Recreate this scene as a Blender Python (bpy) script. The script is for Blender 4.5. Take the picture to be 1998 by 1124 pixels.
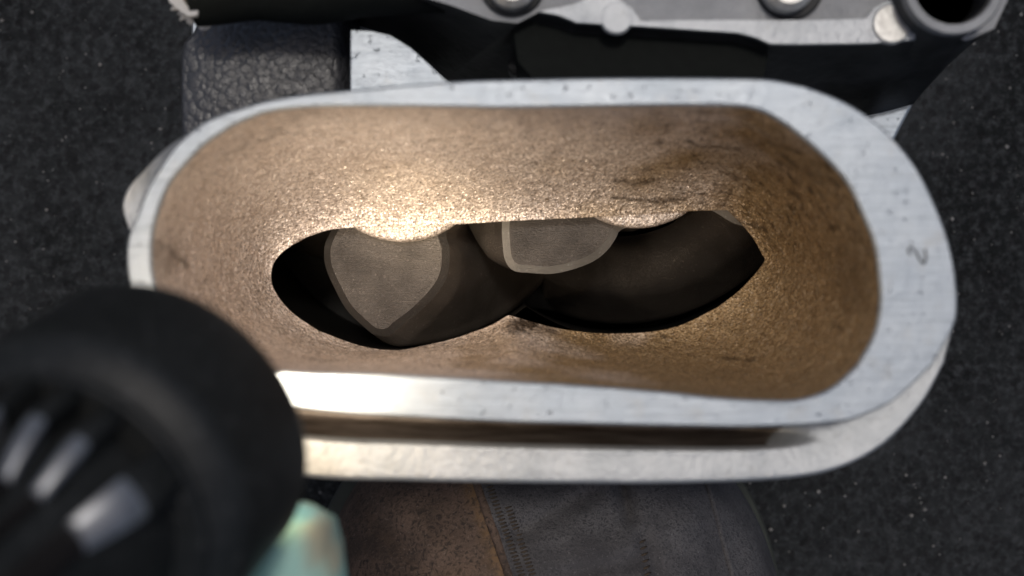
import bpy, bmesh, math, random
from mathutils import Vector, Matrix, noise
random.seed(7)
for o in list(bpy.data.objects): bpy.data.objects.remove(o)
scene = bpy.context.scene
R = math.radians
MM = 0.001
CAMH = 180.0            # camera height above the machined inlet face (mm)
# ------------------------------------------------------------------ camera
cd = bpy.data.cameras.new('camera'); cam = bpy.data.objects.new('camera', cd)
scene.collection.objects.link(cam); scene.camera = cam
cam.location = (0, 0, CAMH*MM); cam.rotation_euler = (0, 0, 0)
cd.sensor_width = 36; cd.lens = 36*CAMH/139.86
cd.clip_start = 0.005; cd.clip_end = 50
cd.dof.use_dof = True; cd.dof.focus_distance = 0.243; cd.dof.aperture_fstop = 13.5
# ------------------------------------------------------------------ world, sun, exposure
SUN_DIR = Vector((0.02, 0.20, 0.97)).normalized()      # towards the sun
w = bpy.data.worlds.new('World'); scene.world = w; w.use_nodes = True
nt = w.node_tree; bg = nt.nodes['Background']
sky = nt.nodes.new('ShaderNodeTexSky'); sky.sky_type = 'NISHITA'; sky.sun_disc = False
sky.sun_elevation = math.asin(SUN_DIR.z); sky.sun_rotation = math.atan2(SUN_DIR.x, SUN_DIR.y)
sky.air_density = 1.0; sky.dust_density = 3.5; sky.ozone_density = 1.0
nt.links.new(sky.outputs[0], bg.inputs[0]); bg.inputs[1].default_value = 0.06
sd = bpy.data.lights.new('sun', 'SUN'); sd.energy = 0.85; sd.angle = R(7); sd.color = (1, .95, .88)
so = bpy.data.objects.new('sun', sd); scene.collection.objects.link(so)
so.rotation_euler = SUN_DIR.to_track_quat('Z', 'Y').to_euler()
scene.view_settings.view_transform = 'Standard'; scene.view_settings.look = 'None'
scene.view_settings.gamma = 1; scene.view_settings.use_curve_mapping = False
scene.view_settings.exposure = 0.15
scene.render.engine = 'CYCLES'
scene.cycles.max_bounces = 8
# ------------------------------------------------------------------ helpers
def P(px, py, z=0.0):
    "photo measurement at height z -> mm"
    k = 0.07*(CAMH-z)/CAMH
    return Vector(((px-999)*k, (562-py)*k, z))
def crom(pts, n, closed=True):
    "dense Catmull-Rom through pts, resampled to n equal steps"
    pts = [Vector(p) for p in pts]; m = len(pts); dense = []
    segs = m if closed else m-1
    for i in range(segs):
        if closed: p0, p1, p2, p3 = pts[i-1], pts[i], pts[(i+1) % m], pts[(i+2) % m]
        else:
            p1, p2 = pts[i], pts[i+1]
            p0 = pts[i-1] if i > 0 else p1*2-p2
            p3 = pts[i+2] if i+2 < m else p2*2-p1
        for k in range(12):
            t = k/12
            dense.append(.5*((2*p1)+(p2-p0)*t+(2*p0-5*p1+4*p2-p3)*t*t+(3*p1-p0-3*p2+p3)*t**3))
    dense.append(pts[0].copy() if closed else pts[-1].copy())
    L = [0]
    for a, b in zip(dense, dense[1:]): L.append(L[-1]+(b-a).length)
    out = []; j = 0; cnt = n if closed else n-1
    for i in range(n):
        d = L[-1]*i/cnt
        while j < len(L)-2 and L[j+1] < d: j += 1
        f = (d-L[j])/max(1e-9, L[j+1]-L[j])
        out.append(dense[j].lerp(dense[j+1], min(1, f)))
    return out
def build(name, verts, faces, mat, parent=None, smooth=False, matrix=None, mm=True, normals=True, auto=None):
    me = bpy.data.meshes.new(name)
    k = MM if mm else 1
    me.from_pydata([(v[0]*k, v[1]*k, v[2]*k) for v in verts], [], faces)
    if normals:
        bm = bmesh.new(); bm.from_mesh(me)
        big = [q for q in bm.faces if len(q.verts) > 6]
        if big: bmesh.ops.triangulate(bm, faces=big, ngon_method='EAR_CLIP')
        bmesh.ops.recalc_face_normals(bm, faces=bm.faces); bm.to_mesh(me); bm.free()
    if smooth:
        for p in me.polygons: p.use_smooth = True
        if auto: me.set_sharp_from_angle(angle=R(auto))
    me.materials.append(mat)
    o = bpy.data.objects.new(name, me); scene.collection.objects.link(o)
    if parent: o.parent = parent
    return o
def loft(loops, closed=True, cap0=False, cap1=False):
    verts = []; faces = []; n = len(loops[0])
    for l in loops: verts += [Vector(v) for v in l]
    for i in range(len(loops)-1):
        for j in range(n if closed else n-1):
            a = i*n+j; b = i*n+(j+1) % n
            faces.append((a, b, b+n, a+n))
    if cap0: faces.append(tuple(range(n)))
    if cap1: faces.append(tuple(range((len(loops)-1)*n, len(loops)*n)))
    return verts, faces
def bevel(o, w=.4, seg=2, ang=30):
    m = o.modifiers.new('bevel', 'BEVEL'); m.width = w*MM; m.segments = seg; m.limit_method = 'ANGLE'; m.angle_limit = R(ang)
    return o
def prism(name, outline, z0, z1, mat, parent=None, bev=.4, smooth=False):
    "outline: px points measured at z1 (top); straight walls down to z0"
    top = [P(x, y, z1) for x, y in outline]
    v, f = loft([[Vector((p.x, p.y, z0)) for p in top], top], True, True, True)
    o = build(name, v, f, mat, parent, smooth, auto=35)
    if bev: bevel(o, bev)
    return o
def tube(pts, r, n=10, caps=True):
    "round tube along mm points; r number or list"
    loops = []; pts = [Vector(p) for p in pts]; up = None
    for i, p in enumerate(pts):
        t = (pts[min(i+1, len(pts)-1)]-pts[max(i-1, 0)]).normalized()
        if up is None: up = t.orthogonal().normalized()
        u = (up-t*up.dot(t)).normalized(); up = u; v = t.cross(u)
        rr = r[i] if isinstance(r, (list, tuple)) else r
        loops.append([p+(u*math.cos(a)+v*math.sin(a))*rr for a in [2*math.pi*k/n for k in range(n)]])
    return loft(loops, True, caps, caps)
def revolve(prof, origin, axis, n=64, cap0=False, cap1=False):
    "prof: (distance along axis, radius)"
    axis = Vector(axis).normalized(); u = axis.orthogonal().normalized(); v = axis.cross(u)
    loops = [[Vector(origin)+axis*t+(u*math.cos(a)+v*math.sin(a))*r for a in [2*math.pi*k/n for k in range(n)]] for t, r in prof]
    return loft(loops, True, cap0, cap1)
def empty(name, loc, label, cat, group=None):
    o = bpy.data.objects.new(name, None); scene.collection.objects.link(o)
    o.empty_display_size = .01
    o['label'] = label; o['category'] = cat
    if group: o['group'] = group
    return o
def tag(o, label, cat, group=None):
    o['label'] = label; o['category'] = cat
    if group: o['group'] = group
    return o
# ------------------------------------------------------------------ materials
class Mat:
    def __init__(s, name):
        s.m = bpy.data.materials.new(name); s.m.use_nodes = True; s.t = s.m.node_tree
        s.b = s.t.nodes['Principled BSDF']; s.tc = s.t.nodes.new('ShaderNodeTexCoord')
        s.h = None
    def n(s, typ, **kw):
        x = s.t.nodes.new(typ)
        for k, v in kw.items():
            if k in x.inputs: x.inputs[k].default_value = v
            else: setattr(x, k, v)
        return x
    def l(s, a, b): s.t.links.new(a, b)
    def coord(s, scale=(1, 1, 1), rot=(0, 0, 0)):
        mp = s.n('ShaderNodeMapping'); s.l(s.tc.outputs['Object'], mp.inputs[0])
        sc = scale if isinstance(scale, (tuple, list)) else (scale,)*3
        mp.inputs['Scale'].default_value = [1000*v for v in sc]; mp.inputs['Rotation'].default_value = rot
        return mp.outputs[0]
    def noise(s, scale, detail=3, rough=.55, stretch=(1, 1, 1), rot=(0, 0, 0), dist=0):
        "scale in features per mm"
        x = s.n('ShaderNodeTexNoise'); x.inputs['Scale'].default_value = scale
        x.inputs['Detail'].default_value = detail; x.inputs['Roughness'].default_value = rough; x.inputs['Distortion'].default_value = dist
        s.l(s.coord(stretch, rot), x.inputs['Vector']); return x
    def voro(s, scale, feature='F1', stretch=(1, 1, 1)):
        x = s.n('ShaderNodeTexVoronoi'); x.feature = feature; x.inputs['Scale'].default_value = scale
        s.l(s.coord(stretch), x.inputs['Vector']); return x
    def ramp(s, fac, stops):
        r = s.n('ShaderNodeValToRGB'); e = r.color_ramp.elements
        while len(e) < len(stops): e.new(.5)
        for i, (p, c) in enumerate(stops):
            e[i].position = p; e[i].color = (c, c, c, 1) if isinstance(c, (int, float)) else (*c, 1)
        s.l(fac, r.inputs[0]); return r.outputs[0]
    def mix(s, fac, a, b, mode='MIX'):
        x = s.n('ShaderNodeMix'); x.data_type = 'RGBA'; x.blend_type = mode
        for sock, v in ((x.inputs[0], fac), (x.inputs[6], a), (x.inputs[7], b)):
            if hasattr(v, 'is_output'): s.l(v, sock)
            elif isinstance(v, (int, float)): sock.default_value = v
            else: sock.default_value = (*v, 1)
        return x.outputs[2]
    def math(s, op, a, b=0):
        x = s.n('ShaderNodeMath'); x.operation = op
        for i, v in enumerate((a, b)):
            if hasattr(v, 'is_output'): s.l(v, x.inputs[i])
            else: x.inputs[i].default_value = v
        return x.outputs[0]
    def bump(s, height, dist_mm, strength=1):
        x = s.n('ShaderNodeBump'); x.inputs['Distance'].default_value = dist_mm*MM; x.inputs['Strength'].default_value = strength
        s.l(height, x.inputs['Height'])
        if s.h: s.l(s.h, x.inputs['Normal'])
        s.h = x.outputs[0]; s.l(s.h, s.b.inputs['Normal'])
    def set(s, **kw):
        names = dict(col='Base Color', metal='Metallic', rough='Roughness', spec='Specular IOR Level', coat='Coat Weight', sheen='Sheen Weight', sss='Subsurface Weight')
        for k, v in kw.items():
            i = s.b.inputs[names[k]]
            if hasattr(v, 'is_output'): s.l(v, i)
            elif isinstance(v, (int, float)): i.default_value = v
            else: i.default_value = (*v, 1)
        return s
M = {}
# bright milled aluminium of the inlet face
a = Mat('milled_aluminium'); M['rim'] = a.m
f1 = a.noise(1.1, 4, .6, (.25, 4.5, 1)); f2 = a.noise(.12, 3)
a.set(col=a.mix(a.ramp(f2.outputs[0], [(.3, 0), (.7, 1)]), (.385, .43, .48), (.465, .505, .545)), metal=.6,
      rough=a.math('MULTIPLY_ADD', f1.outputs[0], .18))
a.t.nodes[-1].inputs[2].default_value = .33
fs_ = a.noise(.9, 5, .7, (.08, 2.6, 1)); sm = a.noise(.22, 5, .65)
prev = a.b.inputs['Base Color'].links[0].from_socket
c2 = a.mix(a.ramp(fs_.outputs[0], [(.48, 0), (.66, .6)]), prev, (.25, .28, .31)); c2 = a.mix(a.ramp(sm.outputs[0], [(.56, 0), (.74, .5)]), c2, (.40, .395, .38))
a.set(col=c2)
nk = a.noise(.9, 2, .5); a.bump(a.ramp(nk.outputs[0], [(.26, 0), (.33, 1)]), .3, .8)
a.bump(fs_.outputs[0], .08, .7); a.bump(f1.outputs[0], .06, .7); a.bump(a.noise(.5, 3).outputs[0], .12, .45)
a = Mat('rough_flange'); M['flange'] = a.m
f1 = a.noise(.9, 5, .65); f2 = a.noise(.15, 4)
a.set(col=a.mix(a.ramp(f2.outputs[0], [(.3, 0), (.7, 1)]), (.37, .39, .41), (.51, .525, .54)), metal=.55, rough=.42)
gm = a.noise(.4, 5, .7); a.set(col=a.mix(a.ramp(gm.outputs[0], [(.56, 0), (.76, .4)]), a.b.inputs['Base Color'].links[0].from_socket, (.16, .15, .14))); a.bump(f1.outputs[0], .4, .55)
a = Mat('grime_and_shade_groove'); M['groove'] = a.m
f1 = a.noise(.3, 4, .6, (.4, 2, 2)); a.set(col=a.mix(a.ramp(f1.outputs[0], [(.35, 0), (.7, 1)]), (.065, .050, .04), (.19, .16, .14)), metal=.4, rough=.5); a.bump(a.noise(1, 3).outputs[0], .15, .5)  # brown grime, darkened further to carry the rim lip's shadow
# rough cast aluminium outside
a = Mat('cast_aluminium'); M['cast'] = a.m
f1 = a.noise(1.6, 5, .6); f2 = a.noise(.15, 3)
a.set(col=a.mix(f2.outputs[0], (.19, .195, .2), (.40, .405, .415)), metal=.5, rough=.5)
a.bump(f1.outputs[0], .35, .7)
# sand-cast, oil stained inside of the duct
a = Mat('sand_cast_oily'); M['duct'] = a.m
st = a.n('ShaderNodeAttribute'); st.attribute_name = 'stain'; oil = a.n('ShaderNodeAttribute'); oil.attribute_name = 'oil'
big = a.noise(.10, 4, .6); mid = a.noise(.55, 5, .7); fine = a.noise(3.2, 2, .6)
vc = a.voro(3.6); vb = a.voro(2.3)
base = a.mix(a.ramp(big.outputs[0], [(.3, 0), (.7, 1)]), (.75, .65, .58), (.84, .75, .69))
base = a.mix(oil.outputs['Fac'], base, (.41, .295, .165))
base = a.mix(a.ramp(mid.outputs[0], [(.28, .7), (.44, 0)]), base, (.19, .13, .08))
base = a.mix(a.ramp(vc.outputs['Color'], [(.15, .42), (.4, 0)]), base, (.16, .10, .06))
base = a.mix(a.ramp(vc.outputs['Color'], [(.72, 0), (.95, .6)]), base, (.80, .68, .54))
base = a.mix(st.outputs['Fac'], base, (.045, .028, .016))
spark = a.ramp(vb.outputs['Color'], [(.0, .58), (.62, .45), (.85, .24), (1, .16)])
a.set(col=base, metal=.45, rough=spark)
geo = a.n('ShaderNodeNewGeometry')
def jitter(src, k):
    sub = a.n('ShaderNodeVectorMath'); sub.operation = 'SUBTRACT'; a.l(src, sub.inputs[0]); sub.inputs[1].default_value = (.5, .5, .5)
    sc_ = a.n('ShaderNodeVectorMath'); sc_.operation = 'SCALE'; a.l(sub.outputs[0], sc_.inputs[0]); sc_.inputs['Scale'].default_value = k
    return sc_.outputs[0]
ad = a.n('ShaderNodeVectorMath'); ad.operation = 'ADD'; a.l(geo.outputs['Normal'], ad.inputs[0]); a.l(jitter(vb.outputs['Color'], .6), ad.inputs[1])
ad2 = a.n('ShaderNodeVectorMath'); ad2.operation = 'ADD'; a.l(ad.outputs[0], ad2.inputs[0]); a.l(jitter(vc.outputs['Color'], .65), ad2.inputs[1])
nz = a.n('ShaderNodeVectorMath'); nz.operation = 'NORMALIZE'; a.l(ad2.outputs[0], nz.inputs[0])
a.h = nz.outputs[0]
a.bump(a.noise(.5, 3).outputs[0], .5, .5)
a.bump(vb.outputs['Distance'], .25, .6); a.bump(fine.outputs[0], .16, .7)
# rotor coating
def rotor_mat(name, c0, c1, rough, metal=.75):
    a = Mat(name); g = a.noise(5.5, 3, .7, (.45, 1.3, 1), (0, 0, .25)); b = a.noise(.12, 3)
    a.set(col=a.mix(b.outputs[0], c0, c1), metal=metal, rough=rough)
    sp_ = a.noise(3.2, 3, .7, (.35, 1.2, 1), (0, 0, .2)); a.bump(g.outputs[0], .10, .9); a.bump(sp_.outputs[0], .14, .8)
    sc_ = a.noise(1.2, 4, .7, (.05, 3.5, .4), (0, 0, .6)); gl = a.voro(3.2)
    cc = a.mix(a.ramp(sc_.outputs[0], [(.60, 0), (.72, .35)]), a.b.inputs['Base Color'].links[0].from_socket, tuple(min(.6, x*2.2) for x in c1))
    cc = a.mix(a.ramp(gl.outputs['Color'], [(.85, 0), (1, .55)]), cc, tuple(min(.7, x*2.5) for x in c1))
    cc = a.mix(a.ramp(b.outputs[0], [(.3, .45), (.55, 0)]), cc, tuple(x*.5 for x in c0))
    a.set(col=cc); return a.m
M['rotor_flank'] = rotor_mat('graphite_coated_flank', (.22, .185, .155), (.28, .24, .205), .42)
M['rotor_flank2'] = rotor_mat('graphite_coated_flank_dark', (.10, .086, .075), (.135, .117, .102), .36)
M['rotor_face'] = rotor_mat('blasted_rotor_face', (.052, .045, .040), (.10, .088, .079), .38, .7)
M['rotor_edge'] = rotor_mat('lit_chamfer', (.27, .255, .235), (.36, .34, .315), .36, .3)  # chamfer copy lightened as if lit by the torch
M['rotor_edge2'] = rotor_mat('shaded_chamfer', (.10, .09, .08), (.15, .135, .122), .4, .5)  # same chamfer in a darker copy, shade put into its colour
M['bore'] = rotor_mat('bore_wall', (.022, .021, .02), (.035, .033, .03), .55)  # near-black: the chamber's shadow is put into this colour
M['strip'] = rotor_mat('machined_facet', (.62, .48, .34), (.68, .54, .4), .35)
# black coated casting
a = Mat('black_coating'); M['black'] = a.m
f = a.noise(.9, 4); f2 = a.noise(.1, 4, .65)
a.set(col=a.mix(a.ramp(f2.outputs[0], [(.4, 0), (.75, 1)]), (.018, .018, .018), (.06, .059, .058)), rough=.55, spec=.3)
a.bump(f.outputs[0], .25, .5)
# pebbled black vinyl-like coating
a = Mat('pebbled_black'); M['pebble'] = a.m
vd = a.voro(.8); vd.inputs['Randomness'].default_value = 1; f2 = a.noise(.2, 3)
a.set(col=a.mix(f2.outputs[0], (.03, .03, .033), (.07, .07, .075)), rough=a.ramp(vd.outputs['Color'], [(0, .3), (1, .5)]), spec=.8)
a.bump(a.ramp(vd.outputs['Distance'], [(0, 1), (.45, .8), (1, 0)]), .45, .55); a.bump(a.noise(.7, 4, .65).outputs[0], .6, .5); a.bump(a.noise(2, 3).outputs[0], .1, .5)
# hose rubber
a = Mat('black_rubber'); M['rubber'] = a.m
f = a.noise(.6, 4); a.set(col=a.mix(f.outputs[0], (.005, .006, .0055), (.011, .013, .012)), rough=.75, spec=.12); a.bump(f.outputs[0], .3, .4)
a = Mat('torn_fibre'); M['fibre'] = a.m
f = a.noise(1.5, 4, .7, (3, 1, 1)); a.set(col=a.mix(f.outputs[0], (.55, .54, .52), (.8, .79, .77)), rough=.9); a.bump(f.outputs[0], .4, .8)
a = Mat('tan_core'); M['tan'] = a.m
f = a.noise(1, 3); a.set(col=a.mix(f.outputs[0], (.10, .085, .06), (.2, .17, .12)), rough=.9); a.bump(f.outputs[0], .4, .8)
# dull bolt steel
a = Mat('bolt_steel'); M['bolt'] = a.m
f = a.noise(.7, 4, .65); a.set(col=a.mix(a.ramp(f.outputs[0], [(.35, 0), (.7, 1)]), (.45, .44, .42), (.74, .73, .70)), metal=.6, rough=.42); a.bump(f.outputs[0], .12, .5)
# mat
a = Mat('black_mat'); M['mat'] = a.m
f = a.noise(.42, 9, .78); g = a.noise(.012, 6, .68); sp = a.voro(.85); fib = a.noise(1.3, 4, .7)
c = a.mix(a.ramp(g.outputs[0], [(.40, 0), (.62, 1)]), (.017, .019, .0195), (.075, .080, .084))
c = a.mix(a.ramp(f.outputs[0], [(.47, 0), (.64, 1)]), c, (.10, .105, .11))
c = a.mix(a.ramp(sp.outputs['Color'], [(.5, 0), (.85, .55)]), c, (.012, .010, .011))
c = a.mix(a.ramp(fib.outputs[0], [(.66, 0), (.74, .7)]), c, (.2, .2, .2))
a.set(col=c, rough=.85, spec=.25)
a.bump(f.outputs[0], 2.4, 1); a.bump(sp.outputs['Distance'], .6, .5)
a = Mat('pale_grit'); M['grit'] = a.m
f = a.noise(.02, 2); a.set(col=a.mix(f.outputs[0], (.16, .15, .14), (.5, .48, .46)), rough=.35, spec=.7)
# flashlight
a = Mat('black_anodised'); M['anod'] = a.m
f = a.noise(.25, 4, .6); d = a.noise(1.1, 2, .5)
c = a.mix(a.ramp(f.outputs[0], [(.4, 0), (.75, 1)]), (.010, .011, .011), (.017, .018, .018))
c = a.mix(a.ramp(d.outputs[0], [(.60, 0), (.74, .6)]), c, (.07, .07, .072))
a.set(col=c, rough=.55, spec=.4); a.bump(d.outputs[0], .05, .3)
a = Mat('gloss_black'); M['gloss'] = a.m
f = a.noise(.4, 3); a.set(col=(.012, .010, .010), rough=a.ramp(f.outputs[0], [(.2, .16), (.8, .28)]), spec=.9, metal=.0)
a = Mat('sky_glint_metal'); M['worn'] = a.m  # pale metal colour stands in for sky reflected in the rib chamfers
f = a.noise(.5, 3); a.set(col=a.mix(f.outputs[0], (.10, .105, .115), (.33, .34, .36)), metal=.7, rough=.38)
a = Mat('lens_glow'); M['lens'] = a.m
a.set(col=(.9, .88, .8), rough=.1); a.b.inputs['Emission Color'].default_value = (1, .78, .52, 1); a.b.inputs['Emission Strength'].default_value = 9
# glove
a = Mat('teal_rubber'); M['glove'] = a.m
st = a.n('ShaderNodeAttribute'); st.attribute_name = 'stain'; bl = a.n('ShaderNodeAttribute'); bl.attribute_name = 'blue'
f = a.noise(.35, 3); c = a.mix(f.outputs[0], (.30, .55, .47), (.40, .64, .56))
c = a.mix(bl.outputs['Fac'], c, (.16, .42, .52)); c = a.mix(st.outputs['Fac'], c, (.50, .30, .17))
a.set(col=c, rough=.45, spec=.4, sss=.1); a.b.inputs['Subsurface Radius'].default_value = (.002, .003, .003)
a.bump(a.noise(.25, 3, .6, (1, .5, 1)).outputs[0], 1.2, .6); a.bump(a.noise(1.5, 2).outputs[0], .15, .5)
# boot
def leather(name, dark, light, scale, thr, rough):
    a = Mat(name); n1 = a.noise(scale, 3, .6, dist=.6); f = a.noise(.09, 4, .65); g = a.noise(2.0, 3, .65)
    dr = a.n('ShaderNodeAttribute'); dr.attribute_name = 'dirt'
    rid = a.math('ABSOLUTE', a.math('SUBTRACT', n1.outputs[0], .5))
    m = a.math('MULTIPLY', a.ramp(rid, [(0, 1), (thr, 0)]), a.ramp(f.outputs[0], [(.34, .15), (.6, 1)]))
    c = a.mix(m, dark, light)
    c = a.mix(a.ramp(g.outputs[0], [(.60, 0), (.72, .6)]), c, tuple(min(.5, x*1.1+.06) for x in light))
    c = a.mix(a.math('MULTIPLY', dr.outputs['Fac'], a.ramp(n1.outputs[0], [(.35, .2), (.6, 1)])), c, (.19, .115, .06))
    a.set(col=c, rough=rough, spec=.35)
    a.bump(n1.outputs[0], .5, .5); a.bump(g.outputs[0], .2, .5); a.bump(f.outputs[0], 1.5, .4)
    return a.m
M['leather'] = leather('scuffed_brown_leather', (.040, .029, .024), (.15, .10, .075), .85, .17, .75)
M['leather2'] = leather('dusty_dark_leather', (.046, .044, .049), (.12, .115, .12), 1.5, .15, .75)
a = Mat('stitch_thread'); M['thread'] = a.m
f = a.noise(.15, 3); a.set(col=a.mix(f.outputs[0], (.035, .028, .023), (.085, .06, .04)), rough=.9)
a = Mat('dirt_dust'); M['dirt'] = a.m
f = a.noise(.8, 4); a.set(col=a.mix(f.outputs[0], (.10, .055, .025), (.3, .17, .08)), rough=.95); a.bump(f.outputs[0], .4, .8)
a = Mat('sole_rubber'); M['sole'] = a.m
f = a.noise(.5, 4); a.set(col=a.mix(f.outputs[0], (.025, .028, .024), (.055, .06, .05)), rough=.85); a.bump(f.outputs[0], .4, .5)
a = Mat('pencil'); M['pencil'] = a.m
f = a.noise(3, 3); a.set(col=a.mix(f.outputs[0], (.03, .03, .028), (.10, .10, .095)), rough=.6)

# ================================================================== SETTING
GZ = -112.0
v = [(-1500, -1500, GZ), (1500, -1500, GZ), (1500, 1500, GZ), (-1500, 1500, GZ)]
mat_o = build('ground', v, [(0, 1, 2, 3)], M['mat']); mat_o['kind'] = 'structure'; mat_o['label'] = 'black speckled mat under the supercharger'
gv = []; gf = []
for i in range(1300):
    x = random.uniform(-125, 125); y = random.uniform(-80, 80)
    r = random.choice([.10, .12, .15, .15, .2, .3, .3, .5]); 
    c = Vector((x, y, GZ+r*.5)); s = len(gv)
    for dx, dy, dz in ((1, 0, 0), (0, 1, 0), (-1, 0, 0), (0, -1, 0), (0, 0, 1), (0, 0, -1)):
        k = r*random.uniform(.5, 1.2); gv.append(c+Vector((dx, dy, dz))*k)
    for q in range(4):
        gf.append((s+q, s+(q+1) % 4, s+4)); gf.append((s+(q+1) % 4, s+q, s+5))
go = build('grit', gv, gf, M['grit']); go['kind'] = 'stuff'; tag(go, 'pale grit specks scattered over the black mat', 'grit')

# ================================================================== SUPERCHARGER HOUSING
sc = empty('supercharger', (0, 0, 0), 'cast aluminium supercharger with oval inlet opening, lying on the black mat', 'supercharger')
ZO = -50.0              # depth of the rotor opening
NT, NR = 150, 75        # samples: long sides, short sides
def four(segs, z):
    out = []
    for s, n in zip(segs, (NT, NR, NT, NR)):
        out += crom([P(x, y, z) for x, y in s], n+1, False)[:-1]
    return out
RIM_IN = [
 [(452, 245), (519, 219), (600, 209), (700, 207), (870, 208), (998, 210), (1248, 206), (1423, 206), (1488, 217), (1538, 245)],
 [(1538, 245), (1598, 295), (1653, 355), (1687, 425), (1708, 480), (1716, 540), (1718, 595), (1706, 654), (1673, 714)],
 [(1673, 714), (1623, 757), (1563, 779), (1498, 781), (1398, 776), (1298, 765), (1148, 753), (998, 744), (750, 730), (600, 727), (480, 715), (400, 680)],
 [(400, 680), (330, 620), (300, 548), (295, 477), (306, 417), (328, 361), (362, 318), (400, 280), (452, 245)]]
OPEN = [
 [(600, 462), (640, 449), (700, 443), (800, 440), (885, 438), (935, 435), (1040, 429), (1150, 424), (1250, 417), (1337, 412), (1420, 410)],
 [(1420, 410), (1437, 427), (1460, 452), (1478, 478), (1487, 496), (1491, 512), (1450, 560), (1400, 600)],
 [(1400, 600), (1330, 634), (1270, 647), (1200, 651), (1150, 649), (1090, 641), (1040, 629), (1005, 618), (992, 615), (980, 622), (950, 638), (880, 662), (800, 680), (760, 683), (700, 674), (620, 645)],
 [(620, 645), (570, 610), (540, 575), (529, 545), (535, 512), (560, 485), (600, 462)]]
rim_in = four(RIM_IN, 0); opening = four(OPEN, ZO); N = len(rim_in)
cx = sum((p for p in opening), Vector())/N
# --- inner cast wall
NS = 110; loops = []
for i in range(NS+1):
    s = i/NS
    f = .12*s+.88*(1-math.cos(s*math.pi/2)); g = .12*s+.88*math.sin(s*math.pi/2)
    lp = []
    for a_, b_ in zip(rim_in, opening):
        q = a_.lerp(b_, f); q.z = -1.2+(ZO+1.2)*g
        lp.append(q)
    loops.append(lp)
for lip in (.8, 1.6, 3.0):
    lp = []
    for q in opening:
        d = Vector((q.x-cx.x, q.y-cx.y, 0)).normalized()
        lp.append(q+d*(.12*lip**2)+Vector((0, 0, -lip)))
    loops.append(lp)
vs, fs = loft(loops)
wall = build('duct_wall', vs, fs, M['duct'], sc, True)
wall['label'] = 'brown oil-stained sand-cast inner wall of the inlet'
me = wall.data
import bisect
def seg_dist(p, a, b):
    ab = b-a; t = max(0, min(1, (p-a).dot(ab)/max(1e-9, ab.length_squared))); return (p-a-ab*t).length
cracks = [  # photo tracings of dark casting lines: (points, width)
 ([(1338, 275), (1365, 283), (1400, 286), (1440, 289), (1460, 283), (1500, 276), (1530, 287), (1560, 300)], 4),
 ([(1440, 289), (1452, 300), (1448, 312)], 3.5), ([(1520, 300), (1565, 330), (1590, 345)], 5), ([(1400, 330), (1440, 345), (1470, 352)], 3),
 ([(1200, 352), (1240, 358), (1275, 350)], 4), ([(1195, 385), (1290, 392), (1330, 386)], 5), ([(1540, 370), (1560, 384)], 5),
 ([(1420, 428), (1470, 440), (1500, 452)], 4), ([(1628, 632), (1640, 640)], 6), ([(1410, 700), (1470, 703)], 4), ([(1290, 658), (1300, 660)], 4),
 ([(305, 470), (335, 492), (365, 520)], 6)]
from mathutils import Vector as V2
def smooth0(a_, b_, x): t = max(0, min(1, (x-a_)/(b_-a_))); return t*t*(3-2*t)
ck = [([Vector((x, y, 0)) for x, y in pts], wd) for pts, wd in cracks]
blot = [((1030, 632), (46, 16), .95), ((1070, 642), (40, 12), .6), ((1010, 640), (34, 14), .7), ((1660, 540), (45, 90), .35), ((1480, 300), (150, 60), .3), ((320, 500), (40, 45), .35)]
attr = me.attributes.new('stain', 'FLOAT', 'POINT'); oila = me.attributes.new('oil', 'FLOAT', 'POINT'); nrm = [v.normal.copy() for v in me.vertices]
for i, vert in enumerate(me.vertices):
    co = vert.co*1000
    k = .07*(CAMH-co.z)/CAMH
    q = Vector((co.x/k+999, 562-co.y/k, 0)); st = 0
    jit = noise.noise(co*.9)*5+noise.noise(co*2.2)*3
    qq = q+Vector((jit, noise.noise(co*.8+Vector((7, 3, 1)))*5, 0))
    for pts, wd in ck:
        if abs(pts[0].x-q.x) > 260 or abs(pts[0].y-q.y) > 120: continue
        d = min(seg_dist(qq, a_, b_) for a_, b_ in zip(pts, pts[1:]))
        if d < wd*2: st = max(st, .8*max(0, 1-d/(wd*1.3)))
    gr = noise.noise(co*1.7)
    for (bx, by), (rx, ry), am in blot:
        e = math.hypot((qq.x-bx)/rx, (qq.y-by)/ry)
        if e < 1.3: st = max(st, am*max(0, min(1, (1.15-e)*1.6+gr*.9)))
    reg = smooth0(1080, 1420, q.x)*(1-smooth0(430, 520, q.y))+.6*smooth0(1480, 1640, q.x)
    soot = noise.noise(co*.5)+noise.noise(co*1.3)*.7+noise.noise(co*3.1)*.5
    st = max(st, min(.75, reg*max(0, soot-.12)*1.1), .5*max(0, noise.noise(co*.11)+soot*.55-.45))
    attr.data[i].value = min(1, st)
    oila.data[i].value = max(0, min(1, (co.x+6)/26+noise.noise(co*.09)*.9+(-co.y-6)/30+noise.noise(co*.3)*.25))
    ns = noise.noise(co*.35)*.22+noise.noise(co*1.1)*.08+noise.noise(co*2.4)*.05 - st*.18
    ring = i//N
    fade = min(1, ring/6)
    fade *= .25+.75*max(0, min(1, (NS-ring)/9)); vert.co = vert.co+nrm[i]*ns*fade*MM
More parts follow.
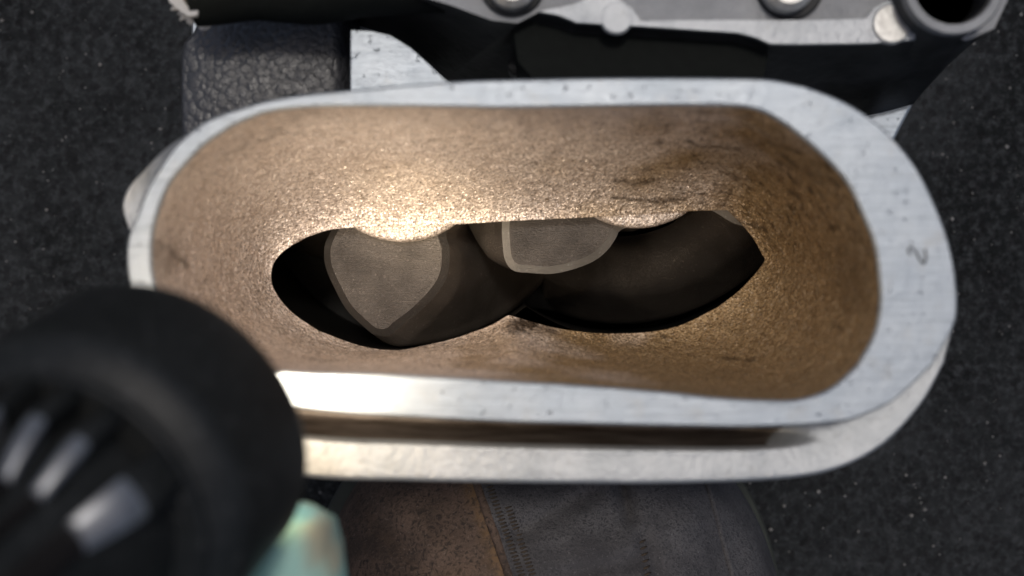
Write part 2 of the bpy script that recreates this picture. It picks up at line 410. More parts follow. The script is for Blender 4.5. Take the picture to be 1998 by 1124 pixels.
# --- rim (machined face) with lip, clamp groove and neck
RIM_OUT = [
 [(444, 219), (520, 197), (600, 184), (690, 175), (870, 160), (998, 155), (1200, 152), (1400, 152), (1500, 155), (1570, 168)],
 [(1570, 168), (1640, 195), (1700, 231), (1745, 272), (1790, 330), (1825, 400), (1851, 470), (1865, 540), (1868, 600), (1860, 640), (1819, 714)],
 [(1819, 714), (1749, 779), (1689, 809), (1634, 824), (1498, 833), (1348, 832), (1148, 828), (998, 824), (800, 814), (650, 804), (500, 780), (400, 735)],
 [(400, 735), (310, 660), (262, 580), (248, 521), (250, 465), (268, 420), (284, 376), (313, 325), (347, 280), (396, 240), (444, 219)]]
rim_out = four(RIM_OUT, 0)
def thick_of(loop):
    return [min((a_.xy-b_.xy).length for b_ in rim_in) for a_ in loop]
def inset(loop, d, z, th=None):
    n = len(loop); out = []
    for i in range(n):
        t = (loop[(i+2) % n]-loop[i-2]); t.z = 0; t.normalize()
        nn = Vector((t.y, -t.x, 0))          # loop runs clockwise seen from above: outward is left
        c = loop[i]-cx; 
        if nn.dot(Vector((c.x, c.y, 0))) > 0: nn = -nn
        q = loop[i]+nn*(min(d, th[i]*.62*d/6) if th else d); q.z = z; out.append(q)
    return out
th_r = None
def ring_in(loop, k, z):   # slight move of the inner loop outward for a chamfered lip
    return [Vector((p.x, p.y, z)) for p in loop]
th_r = [t*1.0 for t in thick_of(rim_out)]
lps = [ring_in(rim_in, 0, -1.25), ring_in(rim_in, 0, -.35), inset(rim_in, -.3, 0), inset(rim_out, .3, 0), inset(rim_out, 0, -.35),
       inset(rim_out, 0, -2.6), inset(rim_out, .4, -3.0), inset(rim_out, 2.6, -3.3, th_r), inset(rim_out, 3.4, -4.5, th_r), inset(rim_out, 3.6, -9.5, th_r), inset(rim_out, 3.6, -13.5, th_r)]
vs, fs = loft(lps)
NG = 6
gf_ = [q for q in fs if min(q)//N >= NG]; fs = [q for q in fs if min(q)//N < NG]
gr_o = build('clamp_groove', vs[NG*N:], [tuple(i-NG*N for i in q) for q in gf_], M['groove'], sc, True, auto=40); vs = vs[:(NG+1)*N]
rim = build('inlet_rim', vs, fs, M['rim'], sc, True, auto=40); rim['label'] = 'bright machined aluminium face around the inlet'
# --- lower flange behind the clamp groove
FL = [
 [(430, 235), (520, 215), (600, 204), (690, 195), (870, 182), (998, 177), (1200, 174), (1400, 174), (1500, 177), (1560, 188)],
 [(1560, 188), (1625, 215), (1685, 250), (1725, 290), (1770, 345), (1805, 410), (1834, 480), (1853, 550), (1864, 600), (1861, 640), (1844, 709)],
 [(1844, 709), (1799, 789), (1724, 869), (1624, 919), (1498, 938), (1298, 945), (1148, 945), (998, 944), (800, 940), (610, 934), (430, 905), (330, 820)],
 [(330, 820), (265, 700), (250, 620), (252, 540), (256, 470), (246, 438), (237, 400), (250, 364), (276, 335), (310, 299), (347, 270), (390, 248), (430, 235)]]
ZF = -9.0
fl = four(FL, ZF); inn = inset(rim_out, 3.3, -11.0, th_r); th_f = thick_of(fl)
def lerp_tab(tab, t):
    for (a_, x), (b_, y) in zip(tab, tab[1:]):
        if t <= b_: 
            k = (t-a_)/(b_-a_); k = k*k*(3-2*k); return x+(y-x)*k
    return tab[-1][1]
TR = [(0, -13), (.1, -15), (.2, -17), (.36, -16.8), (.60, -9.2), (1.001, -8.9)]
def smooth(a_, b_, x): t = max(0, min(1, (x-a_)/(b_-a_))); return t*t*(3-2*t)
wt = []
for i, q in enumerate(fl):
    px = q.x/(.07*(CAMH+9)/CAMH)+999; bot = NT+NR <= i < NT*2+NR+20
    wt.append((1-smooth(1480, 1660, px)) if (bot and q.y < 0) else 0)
NK = 48; lps = []
for k in range(NK+1):
    t = k/NK
    lp = []
    for i, (a_, b_) in enumerate(zip(inn, fl)):
        zb = -11+1.9*t
        lp.append(Vector((a_.x+(b_.x-a_.x)*t*.95, a_.y+(b_.y-a_.y)*t*.95, zb+(lerp_tab(TR, t)-zb)*wt[i])))
    lps.append(lp)
lps += [inset(fl, .15, ZF-.25), inset(fl, 0, ZF-.7), inset(fl, 0, ZF-5.5), inset(fl, .6, ZF-6), inset(fl, 6, ZF-8.5, th_f)]
vs, fs = loft(lps)
g1 = [q for q in fs if min(q)//N < NK*.53*min(1, wt[min(q) % N]*1.25)**.6 and wt[min(q) % N] > .03]; s1 = set(g1); g2 = [q for q in fs if q not in s1]  # painted dark band tapers off where the rim's shadow would end
def sub(vs, fc):
    ids = sorted({i for q in fc for i in q}); mp = {i: k for k, i in enumerate(ids)}
    return [vs[i] for i in ids], [tuple(mp[i] for i in q) for q in fc]
build('groove_floor', *sub(vs, g1), M['groove'], sc, True)['label'] = 'grimy brown groove with painted rim shade between rim and flange'
flange = build('clamp_flange', *sub(vs, g2), M['flange'], sc, True, auto=50); flange['label'] = 'lower aluminium flange below the groove'
# --- neck and housing body
BODY = [(375, 300), (372, 100), (372, -150), (900, -210), (1500, -210), (1900, -170), (1880, 30), (1782, 205), (1746, 272), (1700, 420), (1600, 620), (1400, 720), (1100, 730), (900, 745), (600, 720), (450, 600)]
body = crom([P(x, y, ZO) for x, y in BODY], 120)
body = []
for (x0, y0), (x1, y1) in zip(BODY, BODY[1:]+BODY[:1]):
    for k in range(6): body.append(P(x0+(x1-x0)*k/6, y0+(y1-y0)*k/6, ZO))
nb = len(body)
v, f = loft([[Vector((p.x, p.y, GZ+.3)) for p in body], [Vector((p.x, p.y, ZO-.6)) for p in body], [Vector((p.x*.992, p.y*.992, ZO)) for p in body]], True, True, False)
build('housing_body', v, f, M['cast'], sc, True, auto=35)
# end plate ring between duct neck and body outline
neck = inset(fl, 6, ZF-7, th_f)
bo = []
def ray_body(d, k=.992):     # distance from cx out to the body outline
    best = None
    for a_, b_ in zip(body, body[1:]+body[:1]):
        a2 = a_*k; b2 = b_*k; e = b2-a2; den = d.x*e.y-d.y*e.x
        if abs(den) < 1e-9: continue
        w_ = a2-cx; t = (w_.x*e.y-w_.y*e.x)/den; u = (w_.x*d.y-w_.y*d.x)/den
        if t > 0 and -1e-4 <= u <= 1.0001 and (best is None or t > best): best = t
    return best
for q in neck:
    d = Vector((q.x-cx.x, q.y-cx.y, 0)).normalized(); best = ray_body(d)
    bo.append(Vector((cx.x+d.x*best, cx.y+d.y*best, ZO)))
neck2 = [Vector((cx.x+(q.x-cx.x)*.93, cx.y+(q.y-cx.y)*.93, ZO+3)) for q in neck]
for i, q in enumerate(neck2):   # keep the neck within the plate
    b_ = bo[i]; r_ = math.hypot(b_.x-cx.x, b_.y-cx.y); rq = math.hypot(q.x-cx.x, q.y-cx.y)
    if rq > r_-2: q.x = cx.x+(q.x-cx.x)*(r_-2)/rq; q.y = cx.y+(q.y-cx.y)*(r_-2)/rq
v, f = loft([neck, neck2]); build('duct_neck', v, f, M['cast'], sc, True)
v, f = loft([neck2, [Vector((q.x, q.y, ZO)) for q in neck2], bo]); build('end_plate', v, f, M['rim'], sc, True, auto=35)
# --- rotor chamber
SF = .07*(CAMH+55)/CAMH
CA = P(785, 300, -55); CB = P(1240, 280, -55); RB = 35.0
def figure8(z, r=RB):
    out = []; D = (CB-CA); L = D.length; ux = D.normalized(); uy = Vector((-ux.y, ux.x, 0)); al = math.acos(L/2/r)
    for c, s in ((CA, -1), (CB, 1)):
        for k in range(80):
            a_ = -math.pi+al+(2*math.pi-2*al)*k/79
            q = c+ux*(s*math.cos(a_)*r)+uy*(math.sin(a_)*r*(s))
            out.append(Vector((q.x, q.y, z)))
    return out
f8 = figure8(-53)
v, f = loft([f8, figure8(-108)])
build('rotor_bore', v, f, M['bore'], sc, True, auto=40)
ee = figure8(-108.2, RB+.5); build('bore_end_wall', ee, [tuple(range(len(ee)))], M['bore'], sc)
# roof between the opening lip and the chamber
lipl = loops[-1]
far = []
for q in lipl:
    d = Vector((q.x-cx.x, q.y-cx.y, 0)).normalized(); rb = ray_body(d, .975); far.append(Vector((cx.x+d.x*rb, cx.y+d.y*rb, -53.2)))
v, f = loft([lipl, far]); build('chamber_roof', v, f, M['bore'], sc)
for c, rr, lab in ((P(785, 298, -53), 174*.0906, 'left'), (P(1243, 275, -53), 170*.0906, 'right')):
    prof = [(0, rr*.5), (0, rr-.8), (.25, rr-.3), (.9, rr), (3.2, rr)]
    v, f = revolve([(t, r_) for t, r_ in prof], (c.x, c.y, -51.4), (0, 0, -1), 72, True, True)
    ob = build('bearing_boss', v, f, M['duct'], sc, True, auto=50)
# --- written mark "2."
def stroke(pts, r, z=0.02):
    v, f = tube(crom([P(x, y, 0)+Vector((0, 0, z)) for x, y in pts], 28, False), r, 6)
    return v, f
v1, f1 = stroke([(1777, 498), (1772, 490), (1775, 484), (1782, 485), (1788, 494), (1796, 508), (1803, 514), (1806, 506), (1806, 496), (1805, 486)], .16)
v2, f2 = stroke([(1777.5, 475.5), (1778.5, 474), (1779, 473.5)], .2)
n0 = len(v1); pm = build('pencil_mark', v1+v2, f1+[tuple(i+n0 for i in q) for q in f2], M['pencil'], sc, True)
pm['label'] = 'handwritten number 2 with a dot on the rim'

# --- gear case at the top of the photograph
ZT = -16.0
TOP = [(690, -260), (690, -40), (760, -25), (880, 10), (960, 40), (1010, 45), (1050, 24), (1090, 32), (1125, 45), (1250, 52), (1440, 65), (1475, 74), (1502, 86), (1560, 87), (1700, 85), (1785, 78), (1835, 62), (1885, 80), (1940, 55), (1985, -40), (1985, -260)]
BASE = [(640, -260), (690, 20), (700, 50), (760, 68), (800, 92), (868, 152), (900, 175), (960, 200), (1020, 215), (1150, 225), (1300, 230), (1400, 232), (1470, 234), (1550, 235), (1620, 233), (1690, 226), (1735, 216), (1782, 203), (1850, 120), (1900, 20), (1930, -200)]
tl = [P(x, y, ZT) for x, y in TOP]; bl_ = [P(x, y, ZO+.2) for x, y in BASE]
def dens(l, k=6):
    out = []
    for a_, b_ in zip(l, l[1:]+l[:1]):
        for i in range(k): out.append(a_.lerp(b_, i/k))
    return out
tl = dens(tl); bl_ = dens(bl_)
mid = [a_.lerp(b_, .12) for a_, b_ in zip(tl, bl_)]
for q in mid: q.z = ZT-6
v, f = loft([tl, mid, [a_.lerp(b_, .55) for a_, b_ in zip(tl, bl_)], bl_])
build('gear_case_wall', v, f, M['black'], sc, True, auto=50)
v, f = loft([tl, [Vector((p.x, p.y, ZT+.01)) for p in tl]], True, False, False)
# cast top face, with raised bright border strip
vt = [Vector((p.x, p.y, ZT)) for p in tl]
tc_ = P(1856, -28, -10); near = min(range(len(vt)), key=lambda i: (vt[i].xy-tc_.xy).length)
def area2(l): return sum(a_.x*b_.y-b_.x*a_.y for a_, b_ in zip(l, l[1:]+l[:1]))
sg = -1 if area2(vt) > 0 else 1
a00 = math.atan2(vt[near].y-tc_.y, vt[near].x-tc_.x)
hole = [Vector((tc_.x+6.6*math.cos(a00+sg*2*math.pi*k/36), tc_.y+6.6*math.sin(a00+sg*2*math.pi*k/36), ZT)) for k in range(37)]
vt = vt[:near+1]+hole+[vt[near].copy()]+vt[near+1:]
build('gear_case_top', vt, [tuple(range(len(vt)))], M['cast'], sc)
STRIP = [(1050, 22), (1092, 30), (1125, 44), (1250, 51), (1440, 64), (1475, 73), (1502, 85), (1560, 86), (1700, 84), (1785, 77), (1790, 30), (1765, 2), (1735, 0), (1705, 16), (1690, 36), (1600, 39), (1400, 39), (1250, 40), (1235, 18), (1200, -8), (1150, -5), (1120, 8)]
prism('border_strip', STRIP, ZT+.02, ZT+1.4, M['flange'], sc, .5)
def disc(name, px, py, rp, z0, z1, mat, parent, edge=.5, hollow=None):
    c = P(px, py, z1); r = rp*.07*(CAMH-z1)/CAMH; h = z1-z0
    prof = [(0, r), (h-edge, r), (h, r-edge)]
    if hollow: prof += [(h, hollow*r), (h-hollow*r*.5, hollow*r*.98), (h-18, hollow*r*.96)]
    v, f = revolve(prof, (c.x, c.y, z0), (0, 0, 1), 48, not hollow, True)
    return build(name, v, f, mat, parent, True, auto=35)
disc('dowel_plug', 1741, 46, 39, ZT+.5, ZT+1.75, M['bolt'], sc, .3)
disc('dowel_plug', 1203, 34, 33, ZT+.5, ZT+1.48, M['flange'], sc, .3)
for bx, by, br in ((1000, -36, 48), (1543, -32, 50)):
    wsh = disc('washer', bx, by+2, br*1.35, ZT+.1, ZT+1.2, M['black'], sc, .3)
    disc('bolt_head', bx, by, br, ZT+.2, ZT+5.0, M['bolt'], sc, .9)
tp = P(1856, -28, -10)
v, f = revolve([(0, 9.2), (34, 7.4), (38.5, 7.0), (40, 7.2), (40.4, 6.9), (40.4, 5.6), (38, 5.4), (10, 5.2)], (tp.x, tp.y, -50), (0, 0, 1), 56, False, True)
build('tube_boss', v, f, M['black'], sc, True, auto=40)
v, f = revolve([(0, 7.25), (1.5, 7.35), (1.9, 7.1), (1.9, 5.9), (1.2, 5.75)], (tp.x, tp.y, -10.6), (0, 0, 1), 56)
build('tube_rim', v, f, M['cast'], sc, True, auto=40)
SLAB = [(1000, 48), (1045, 40), (1130, 47), (1250, 54), (1440, 67), (1474, 77), (1494, 92), (1500, 110), (1490, 150), (1470, 220), (1100, 220), (1010, 120)]
prism('black_slab', SLAB, -46, -20, M['rubber'], sc, 1.2)  # black slab with a rounded end, in front of the case wall
LUG = [(985, 125), (1020, 104), (1050, 118), (1062, 130), (1030, 150), (1000, 146)]
prism('cast_lug', LUG, -48, -33, M['black'], sc, 1.5)
PADL = [(684, 58), (722, 60), (760, 68), (800, 92), (838, 126), (872, 160), (940, 230), (684, 260)]
prism('raised_sun_pad', PADL, ZO+.1, -25, M['rim'], sc, .5)  # patch of the plate raised so it clears shadows and catches sun
PADR = [(1640, 240), (1690, 227), (1735, 217), (1782, 203), (1748, 268), (1735, 300), (1660, 320)]
prism('raised_sun_pad', PADR, ZO+.1, -31, M['rim'], sc, .5)  # second plate patch, raised for the same sunlight
# pebbled block beside the housing
BL = [(346, 270), (345, 110), (352, 78), (372, 56), (400, -10), (683, -20), (683, 300), (560, 330), (380, 320)]
top = [P(x, y, -36) for x, y in BL]; cxy = sum(top, Vector())/len(top)
def blk(s, z): return [Vector((cxy.x+(p.x-cxy.x)*s, cxy.y+(p.y-cxy.y)*s, z)) for p in dens(top, 8)]
lps = [blk(1.0, GZ+.4), blk(1.0, -46), blk(.995, -41)]
for k in range(1, 10):
    a_ = k/9*math.pi/2; lps.append(blk(.995-.15*(1-math.cos(a_)), -41+6*math.sin(a_)))
lps += [blk(.6, -34.6), blk(.3, -34.3), blk(.05, -34.2)]
v, f = loft(lps, True, False, True)
build('side_block', v, f, M['pebble'], sc, True, auto=60)['label'] = 'black pebbled block at the left of the housing'

# ================================================================== ROTORS
def polar(pts): return [(R(a_), r_*SF) for r_, a_ in pts]
# (radius px, angle from photo-down towards photo-right in degrees) for one lobe, rising angle
LA = [(168, -60), (172, -50), (190, -45), (208, -43.2), (237, -40.5), (267, -34.8), (294, -27.3), (324, -20), (346, -13), (357, -9.5), (359, -6), (352, -3.2), (340, -1.3), (314, 5.1), (281, 13.8), (250, 20.6), (207, 26.3), (185, 27.5), (170, 31), (165, 40)]
LB = [(163, -84), (172, -76), (202, -70.5), (247, -68.6), (282, -65), (304, -59), (322, -53.8), (341, -48.4), (344, -44), (328, -39.8), (303, -33), (275, -26.6), (244, -19.6), (216, -14.7), (188, -11.4), (172, -10), (163, -4), (160, 8)]
def make_rotor(name, center, lobe, twist, label, edge, flank, z0=-55.0, z1=-106.0):
    root = empty(name, center, label, 'rotor', 'meshing rotors inside the inlet')
    root.location = Vector((center.x, center.y, z1))*MM
    pts = [Vector((math.sin(a_)*r_, -math.cos(a_)*r_, 0)) for a_, r_ in polar(lobe)]
    prof = crom(pts, 72, False)
    cen = sum(prof, Vector())/len(prof)
    ns = 60
    def rot(p, ang): c_, s_ = math.cos(ang), math.sin(ang); return Vector((p.x*c_-p.y*s_, p.x*s_+p.y*c_, 0))
    H = z0-z1
    def inset_open(pr, d):
        out = []
        for i in range(len(pr)):
            t = (pr[min(i+1, len(pr)-1)]-pr[max(i-1, 0)]).normalized(); nn = Vector((-t.y, t.x, 0))
            if nn.dot(pr[i]-cen*.8) > 0: nn = -nn
            out.append(pr[i]+nn*d)
        return out
    ch = inset_open(prof, 1.35)
    first = None
    for k in range(3):
        rz = k*2*math.pi/3
        if first is None:
            lps = []
            for i in range(ns+1):
                t = i/ns; gk = 1+.055*min(1, H*(1-t)/4.0); lps.append([rot(p*gk, twist*(1-t))+Vector((0, 0, (H-1.5)*t)) for p in prof])
            v, f = loft(lps, False)
            lobe_o = build('lobe', v, f, M[flank], root, True, normals=True)
            v, f = loft([[p+Vector((0, 0, H-1.5)) for p in prof], [p+Vector((0, 0, H)) for p in ch]], False)
            ed = build('chamfer', v, f, M[edge], lobe_o)
            fv = [p+Vector((0, 0, H)) for p in ch]
            fa = build('end_face', fv+[Vector((0, 0, H))], [tuple(range(len(fv)+1))], M['rotor_face'], lobe_o)
            first = (lobe_o, ed, fa)
        else:
            lo = first[0].copy(); scene.collection.objects.link(lo); lo.parent = root; lo.rotation_euler.z = rz
            for c_ in first[1:]:
                d_ = c_.copy(); scene.collection.objects.link(d_); d_.parent = lo
    # root cylinder closes the valleys
    v, f = revolve([(0, 157*SF), (H-.4, 157*SF), (H, 154*SF)], (0, 0, 0), (0, 0, 1), 72, True, True)
    build('hub', v, f, M[flank], root, True, auto=40)
    return root
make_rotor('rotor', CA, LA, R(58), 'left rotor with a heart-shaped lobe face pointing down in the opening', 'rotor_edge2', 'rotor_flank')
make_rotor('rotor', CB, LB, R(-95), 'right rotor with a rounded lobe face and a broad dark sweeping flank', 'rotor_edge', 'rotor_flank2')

# ================================================================== FLASHLIGHT
F = P(326, 832, 30); D = Vector((.28, .36, -.89)).normalized(); B = -D
fl_o = empty('flashlight', F, 'black metal flashlight shining down into the inlet, held in a gloved hand', 'flashlight')
v, f = revolve([(.6, 14.2), (-.2, 14.8), (-.4, 15.9), (0, 16.9), (.9, 17.7), (2.2, 18.1), (8, 18.2), (14, 18.4), (15.6, 18.2), (16.6, 17.5), (17.6, 16.4), (18.4, 15.4), (18.5, 11.6)], F, B, 96)
build('head', v, f, M['anod'], fl_o, True, auto=50)
v, f = revolve([(.5, 14.3), (.45, 8), (.4, .3)], F, B, 48, False, True)
build('lens', v, f, M['lens'], fl_o, True)
# ribbed body
ax = B; u = (Vector((1, 0, 0))-ax*ax.x).normalized(); w2 = ax.cross(u)
if w2.y < 0: w2 = -w2
v, f = revolve([(18.2, 15.2), (19.0, 15.3), (19.4, 15.0), (19.6, 12.0), (25, 12.0), (31, 9.6), (70, 9.6)], F, ax, 72)
build('body_tube', v, f, M['anod'], fl_o, True, auto=35)
def rib(a0, half):
    lps = []; lp2 = []
    def sec(t, h):
        out = []
        for k in range(7):
            ang = a0+half*(k/3-1); e = 1-abs(k/3-1)**6
            out.append(F+ax*t+(u*math.cos(ang)+w2*math.sin(ang))*(h-.35*(1-e)))
        for k in (6, 0):
            ang = a0+half*(k/3-1); out.append(F+ax*t+(u*math.cos(ang)+w2*math.sin(ang))*9.2)
        return out
    lps = [sec(19.2, 15.0), sec(19.7, 15.25), sec(25.0, 15.3), sec(25.6, 15.0)]
    v, f = loft(lps, True, True, True); r1 = build('grip_rib', v, f, M['anod'], fl_o, True, auto=45)
    v, f = loft([sec(25.62, 14.97), sec(26.2, 14.75), sec(27.0, 14.3), sec(28.0, 13.55), sec(29.0, 12.6), sec(30.0, 11.5), sec(30.4, 10.95)], True, True, True)
    build('glint_edge', v, f, M['worn'], r1, True, auto=45)  # bright chamfer with the sky's glint put into its colour
    v, f = loft([sec(30.42, 10.9), sec(31.5, 10.7), sec(50, 10.7), sec(68, 10.6)], True, True, True)
    build('rear_rib', v, f, M['gloss'], r1, True, auto=45)
rib(R(32), R(8.5))
for k in range(14): rib(R(60+18.5*k), R(3.7))
v, f = revolve([(68, 9.5), (68.5, 12.3), (80, 12.3), (81, 11.5), (81, 7.2), (80, 7)], F, ax, 48, False, False)
build('tail_cap', v, f, M['anod'], fl_o, True, auto=35)
v, f = revolve([(80, 7.1), (81.5, 6.6), (82.3, 4), (82.5, .3)], F, ax, 32, False, True)
build('switch_button', v, f, M['rubber'], fl_o, True)
ld = bpy.data.lights.new('flashlight_beam', 'SPOT'); ld.energy = .17; ld.spot_size = R(70); ld.spot_blend = 1.0; ld.color = (1, .87, .70); ld.shadow_soft_size = .006
lo = bpy.data.objects.new('flashlight_beam', ld); scene.collection.objects.link(lo); lo.parent = fl_o
lo.location = (F+D*1.2)*MM; lo.rotation_euler = (P(900, 430, -48)-F).to_track_quat('-Z', 'Y').to_euler()

ld2 = bpy.data.lights.new('flashlight_core', 'SPOT'); ld2.energy = .27; ld2.spot_size = R(21); ld2.spot_blend = 1.0; ld2.color = (1, .82, .56); ld2.shadow_soft_size = .005
lo2 = bpy.data.objects.new('flashlight_core', ld2); scene.collection.objects.link(lo2); lo2.parent = fl_o
lo2.location = (F+D*1.3)*MM; lo2.rotation_euler = (P(830, 408, -48)-F).to_track_quat('-Z', 'Y').to_euler()

# ================================================================== GLOVED HAND
def skin(name, chains, mat, sub=2):
    verts = []; edges = []; rad = []
    for ch in chains:
        prev = None
        for item in ch:
            if isinstance(item, int): idx = item
            else:
                p, r_ = item; verts.append(p); rad.append(r_); idx = len(verts)-1
            if prev is not None: edges.append((prev, idx))
            prev = idx
    me = bpy.data.meshes.new(name); me.from_pydata([(x*MM, y*MM, z*MM) for x, y, z in verts], edges, [])
    o = bpy.data.objects.new(name, me); scene.collection.objects.link(o)
    o.modifiers.new('skin', 'SKIN')
    for i, sv in enumerate(me.skin_vertices[0].data):
        r_ = rad[i]; sv.radius = (r_[0]*MM, r_[1]*MM) if isinstance(r_, tuple) else (r_*MM, r_*MM); sv.use_root = (i == 0)
    s_ = o.modifiers.new('sub', 'SUBSURF'); s_.levels = sub; s_.render_levels = sub
    dg = bpy.context.evaluated_depsgraph_get(); m2 = bpy.data.meshes.new_from_object(o.evaluated_get(dg))
    bpy.data.objects.remove(o); m2.name = name
    o = bpy.data.objects.new(name, m2); scene.collection.objects.link(o); m2.materials.clear(); m2.materials.append(mat)
    for p in m2.polygons: p.use_smooth = True
    return o
hand = skin('gloved_hand', [
    [((-45, -84, 44), 13), ((-44, -66, 45), 13)],
    [0, ((-60, -112, 44), 19), ((-80, -150, 44), 21), ((-105, -200, 48), 26)],
    [1, ((-36, -73, 36), 9), ((-27, -51, 23), 8.6), ((-27, -39, 20), 8.0), ((-27.2, -31, 20.5), 7.6), ((-27.6, -26.0, 21), 5.6)],
    [1, ((-33, -82, 26), 9), ((-24, -66, 12), 8), ((-20.5, -51, 8), 7), ((-20.6, -42, 9.5), 6.4), ((-20.7, -38.3, 10), 5.0)],
    [0, ((-36, -92, 22), 8.5), ((-26, -78, 6), 7.8), ((-22, -66, -1), 7), ((-21, -57, 0), 6.6), ((-21, -53, 1), 5)],
    [0, ((-40, -100, 20), 8), ((-31, -92, 3), 7), ((-26, -82, -5), 6.4), ((-25, -75, -6), 6), ((-25, -71, -5), 4.8)],
    [0, ((-60, -72, 50), 10), ((-69, -53, 50), 9), ((-70, -38, 48), 8.2), ((-66.5, -28, 46), 7.6), ((-64.5, -24, 45), 6)]], M['glove'])
me = hand.data
s1 = me.attributes.new('stain', 'FLOAT', 'POINT'); s2 = me.attributes.new('blue', 'FLOAT', 'POINT')
for i, vert in enumerate(me.vertices):
    co = vert.co*1000
    d = (co-Vector((-21.5, -29.5, 24))).length+noise.noise(co*.35)*2
    vert.co = vert.co+vert.normal*MM*(noise.noise(co*.22)*.9+noise.noise(Vector((co.x*.2, co.y*.6, co.z*.3)))*.9+noise.noise(co*.9)*.3)
    s1.data[i].value = max(0, min(.6, (4.4-d)/3.0))
    d2 = (co-Vector((-24.5, -23.5, 22))).length+noise.noise(co*.4)*1.5
    b_ = max(0, min(1, (5.0-d2)/2.5))
    if co.z < 18 and co.x > -34: b_ = max(b_, min(1, max(0, (18-co.z)/5))*min(1, max(0, (co.y+64)/14)))
    s2.data[i].value = b_
tag(hand, 'hand in a pale teal rubber glove gripping the black flashlight', 'hand')

# ================================================================== BOOT
bt = empty('boot', (0, 0, 0), 'worn dark leather work boot toe below the inlet on the mat', 'boot')
XC = 6.5
def wid(y):  # half width; toe tip at -20
    t = max(0, -20-y); return 51*(1-math.exp(-t/20.0))**.62 if t < 120 else 51-(t-120)*.05
def hei(y):
    t = max(0, -20-y); return 12+42*(1-math.exp(-t/26.0))+max(0, t-75)*.45
SOLE = 15.0
def bootpt(y, th, off=0.0):
    w_ = wid(y)+off; h_ = hei(y)+off
    c_, s_ = math.cos(th), math.sin(th)
    x = XC+w_*math.copysign(abs(c_)**.8, c_); z = GZ+SOLE+h_*abs(s_)**.75
    # creases in the worn toe
    q = Vector((x, y, 0))
    dcr = seg_dist(q, Vector((1, -44.5, 0)), Vector((15, -38, 0))); z -= 2.0*math.exp(-(dcr/1.1)**2)
    dcr = seg_dist(q, Vector((20.5, -36, 0)), Vector((21.5, -42, 0))); z -= 3.0*math.exp(-(dcr/1.3)**2)
    dcr = seg_dist(q, Vector((24, -45, 0)), Vector((29, -60, 0))); z -= 1.4*math.exp(-(dcr/1.6)**2)
    dcr = seg_dist(q, Vector((-30, -40, 0)), Vector((-14, -52, 0))); z -= 1.2*math.exp(-(dcr/1.8)**2)
    dcr = seg_dist(q, Vector((8, -52, 0)), Vector((22, -49, 0))); z -= 1.3*math.exp(-(dcr/1.5)**2)
    z += noise.noise(Vector((x*.06, y*.06, 0)))*2.6+noise.noise(Vector((x*.14, y*.14, 4)))*.9+noise.noise(Vector((x*.4, y*.4, 9)))*.25
    return Vector((x, y, z))
ys = [-20.3-.9*i for i in range(60)]+[-74-6*i for i in range(30)]
nth = 110
lps = [[bootpt(y, math.pi*k/(nth-1)) for k in range(nth)] for y in ys]
v, f = loft(lps, False, True, True); up_o = build('upper', v, f, M['leather'], bt, True, auto=50); up_o['label'] = 'scuffed brown leather upper'
dt = up_o.data.attributes.new('dirt', 'FLOAT', 'POINT')
for i, vert in enumerate(up_o.data.vertices):
    co = vert.co*1000; dx = (-6.0+(-35.7-co.y)*.40)-co.x
    k = max(0, 1-abs(dx-1.5)/(2.6+noise.noise(co*.4)*1.5)) if dx > -1 else 0
    lowr = max(0, 1-math.hypot((co.x+10)/9, (co.y+57)/8))*.6
    dt.data[i].value = max(0, min(1, k*1.3+lowr+noise.noise(co*.7)*.25*(k > 0)))
def seam_x(y): return -6.0+(-35.7-y)*.40
# overlay panel right of the seam
lps = []
for y in ys[3:]:
    ths = []; sx = seam_x(y)
    c_ = max(-.99, min(.99, math.copysign(abs((sx-XC)/(wid(y)+1.3))**(1/.8), sx-XC)))
    tmax = math.acos(c_)
    row = [bootpt(y, .0+tmax*k/70, 1.3) for k in range(71)]
    row.append(bootpt(y, min(math.pi, tmax+.012), .2))
    lps.append(row)
v, f = loft(lps, False); build('vamp_panel', v, f, M['leather2'], bt, True, auto=60)['label'] = 'dusty dark leather panel right of the seam'
# second narrow seam on the right and the rolled seam ridge
def ridge(fn, r, name, mat, off=1.3, y0=-24, y1=-110, n=120):
    pts = []
    for i in range(n):
        y = y0+(y1-y0)*i/(n-1); sx = fn(y)
        c_ = max(-.995, min(.995, math.copysign(abs((sx-XC)/(wid(y)+off))**(1/.8), sx-XC)))
        pts.append(bootpt(y, math.acos(c_), off))
    v, f = tube(pts, r, 8); return build(name, v, f, mat, bt, True)
ridge(lambda y: seam_x(y)-.6, .95, 'seam_welt', M['leather'], .5)
ridge(lambda y: 37+(-36-y)*.22, .7, 'seam_welt', M['leather2'], 1.3)
# stitches: rows of short threads across the seam
sv = []; sf = []
def stitches(fn, off, y0, y1, step, ln, rr):
    y = y0
    while y > y1:
        sx = fn(y); 
        row = []
        for e in (-ln, 0, ln):
            xx = sx+e; yy = y+e*.25
            c_ = max(-.995, min(.995, math.copysign(abs((xx-XC)/(wid(yy)+off))**(1/.8), xx-XC)))
            q = bootpt(yy, math.acos(c_), off); q.z += .25-(abs(e)/ln)*.2; row.append(q)
        v, f = tube(row, [rr*.6, rr, rr*.6], 6); n0 = len(sv)
        sv.extend(v); sf.extend([tuple(i+n0 for i in q) for q in f]); y -= step
stitches(lambda y: seam_x(y)+1.6, 1.3, -30, -100, .6, .6, .2)
stitches(lambda y: seam_x(y)+3.6, 1.3, -40, -100, .6, .6, .2)
stitches(lambda y: 22.5+(-36-y)*.12, 1.3, -46, -100, 1.05, .6, .24)
o = build('stitching', sv, sf, M['thread'], bt, True); o['kind'] = 'stuff'
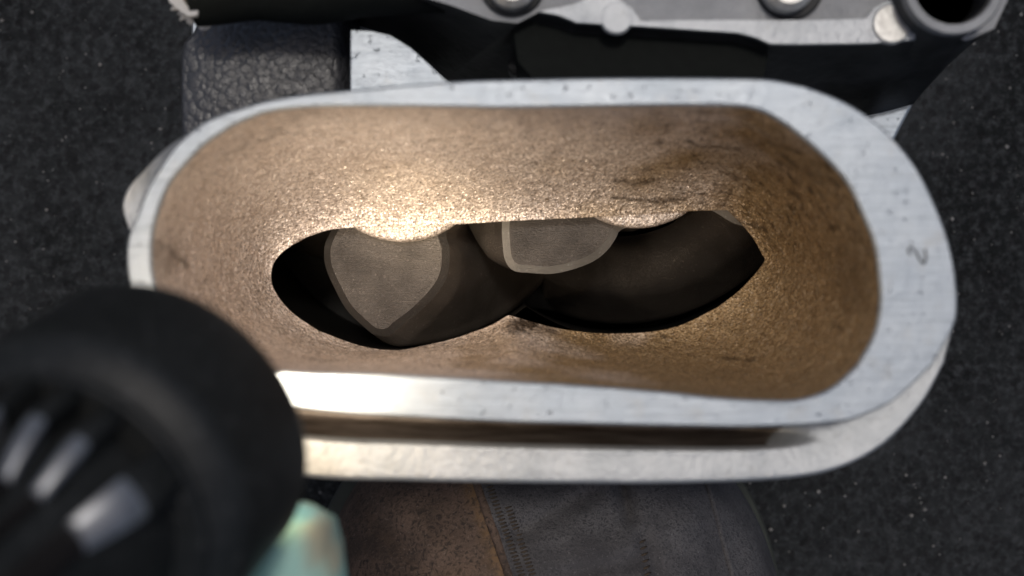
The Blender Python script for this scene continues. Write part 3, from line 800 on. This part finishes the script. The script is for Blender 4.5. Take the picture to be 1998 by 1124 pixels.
# sole and welt
def sole_loop(off, z):
    pts = []
    for i in range(0, 61): 
        y = -19.5-2.5*i+off*(1-i/8 if i < 8 else 0); 
        pts.append((wid(min(-20.01, -19.5-2.5*i-.5))+off, y))
    l = [Vector((XC+w_, y, z)) for w_, y in pts]+[Vector((XC-w_, y, z)) for w_, y in reversed(pts)]
    return l
v, f = loft([sole_loop(2.6, GZ+.2), sole_loop(3.2, GZ+6), sole_loop(3.2, GZ+12.5), sole_loop(2.7, GZ+13.5), sole_loop(-3, GZ+SOLE)], True, True, True)
build('sole', v, f, M['sole'], bt, True, auto=40)

# ================================================================== HOSE at the upper left
hz = empty('rubber_hose', (0, 0, 0), 'black rubber hose end with torn white cord, upper left', 'hose')
h0 = P(372, -28, -21); h1 = P(1010, -60, -22)
rh = 80*.07*(CAMH+21)/CAMH
pts = [h0.lerp(h1, i/24) for i in range(25)]
pts = [p+Vector((0, math.sin(i*.5)*.4, 0)) for i, p in enumerate(pts)]
v, f = tube(pts, [rh*(1+.03*math.sin(i*.9)) for i in range(25)], 40)
build('hose_wall', v, f, M['rubber'], hz, True, auto=50)
v, f = tube([h0+Vector((-.6, -.5, -.2)), h0+Vector((.9, .2, 0))], [rh*.88, rh*1.02], 40)
build('hose_core', v, f, M['tan'], hz, True, auto=50)
fv = []; ff = []
for k in range(60):
    t = random.random(); a0 = -2.6+t*1.7
    ctr = P(345+60*t+random.uniform(-6, 6), 5+52*t+random.uniform(-6, 6), -19-4*t)
    dirv = Vector((-.5-.3*random.random(), -.6+random.uniform(-.4, .4), random.uniform(-.3, .3)))
    if t > .55: ln = random.uniform(.5, 1.4)
    else: ln = random.uniform(1.2, 2.6)
    v, f = tube([ctr-dirv*ln*.6, ctr, ctr+dirv*ln*.5], [.35, .42, .12], 6); n0 = len(fv)
    fv += v; ff += [tuple(i+n0 for i in q) for q in f]
o = build('cord_fibres', fv, ff, M['fibre'], hz, True); o['kind'] = 'stuff'
fv = []; FR = [(325, -20), (330, 4), (352, 22), (368, 32), (384, 30), (388, 18), (376, 2), (366, -20)]
prism('torn_ply', FR, -24, -17, M['fibre'], hz, .4)
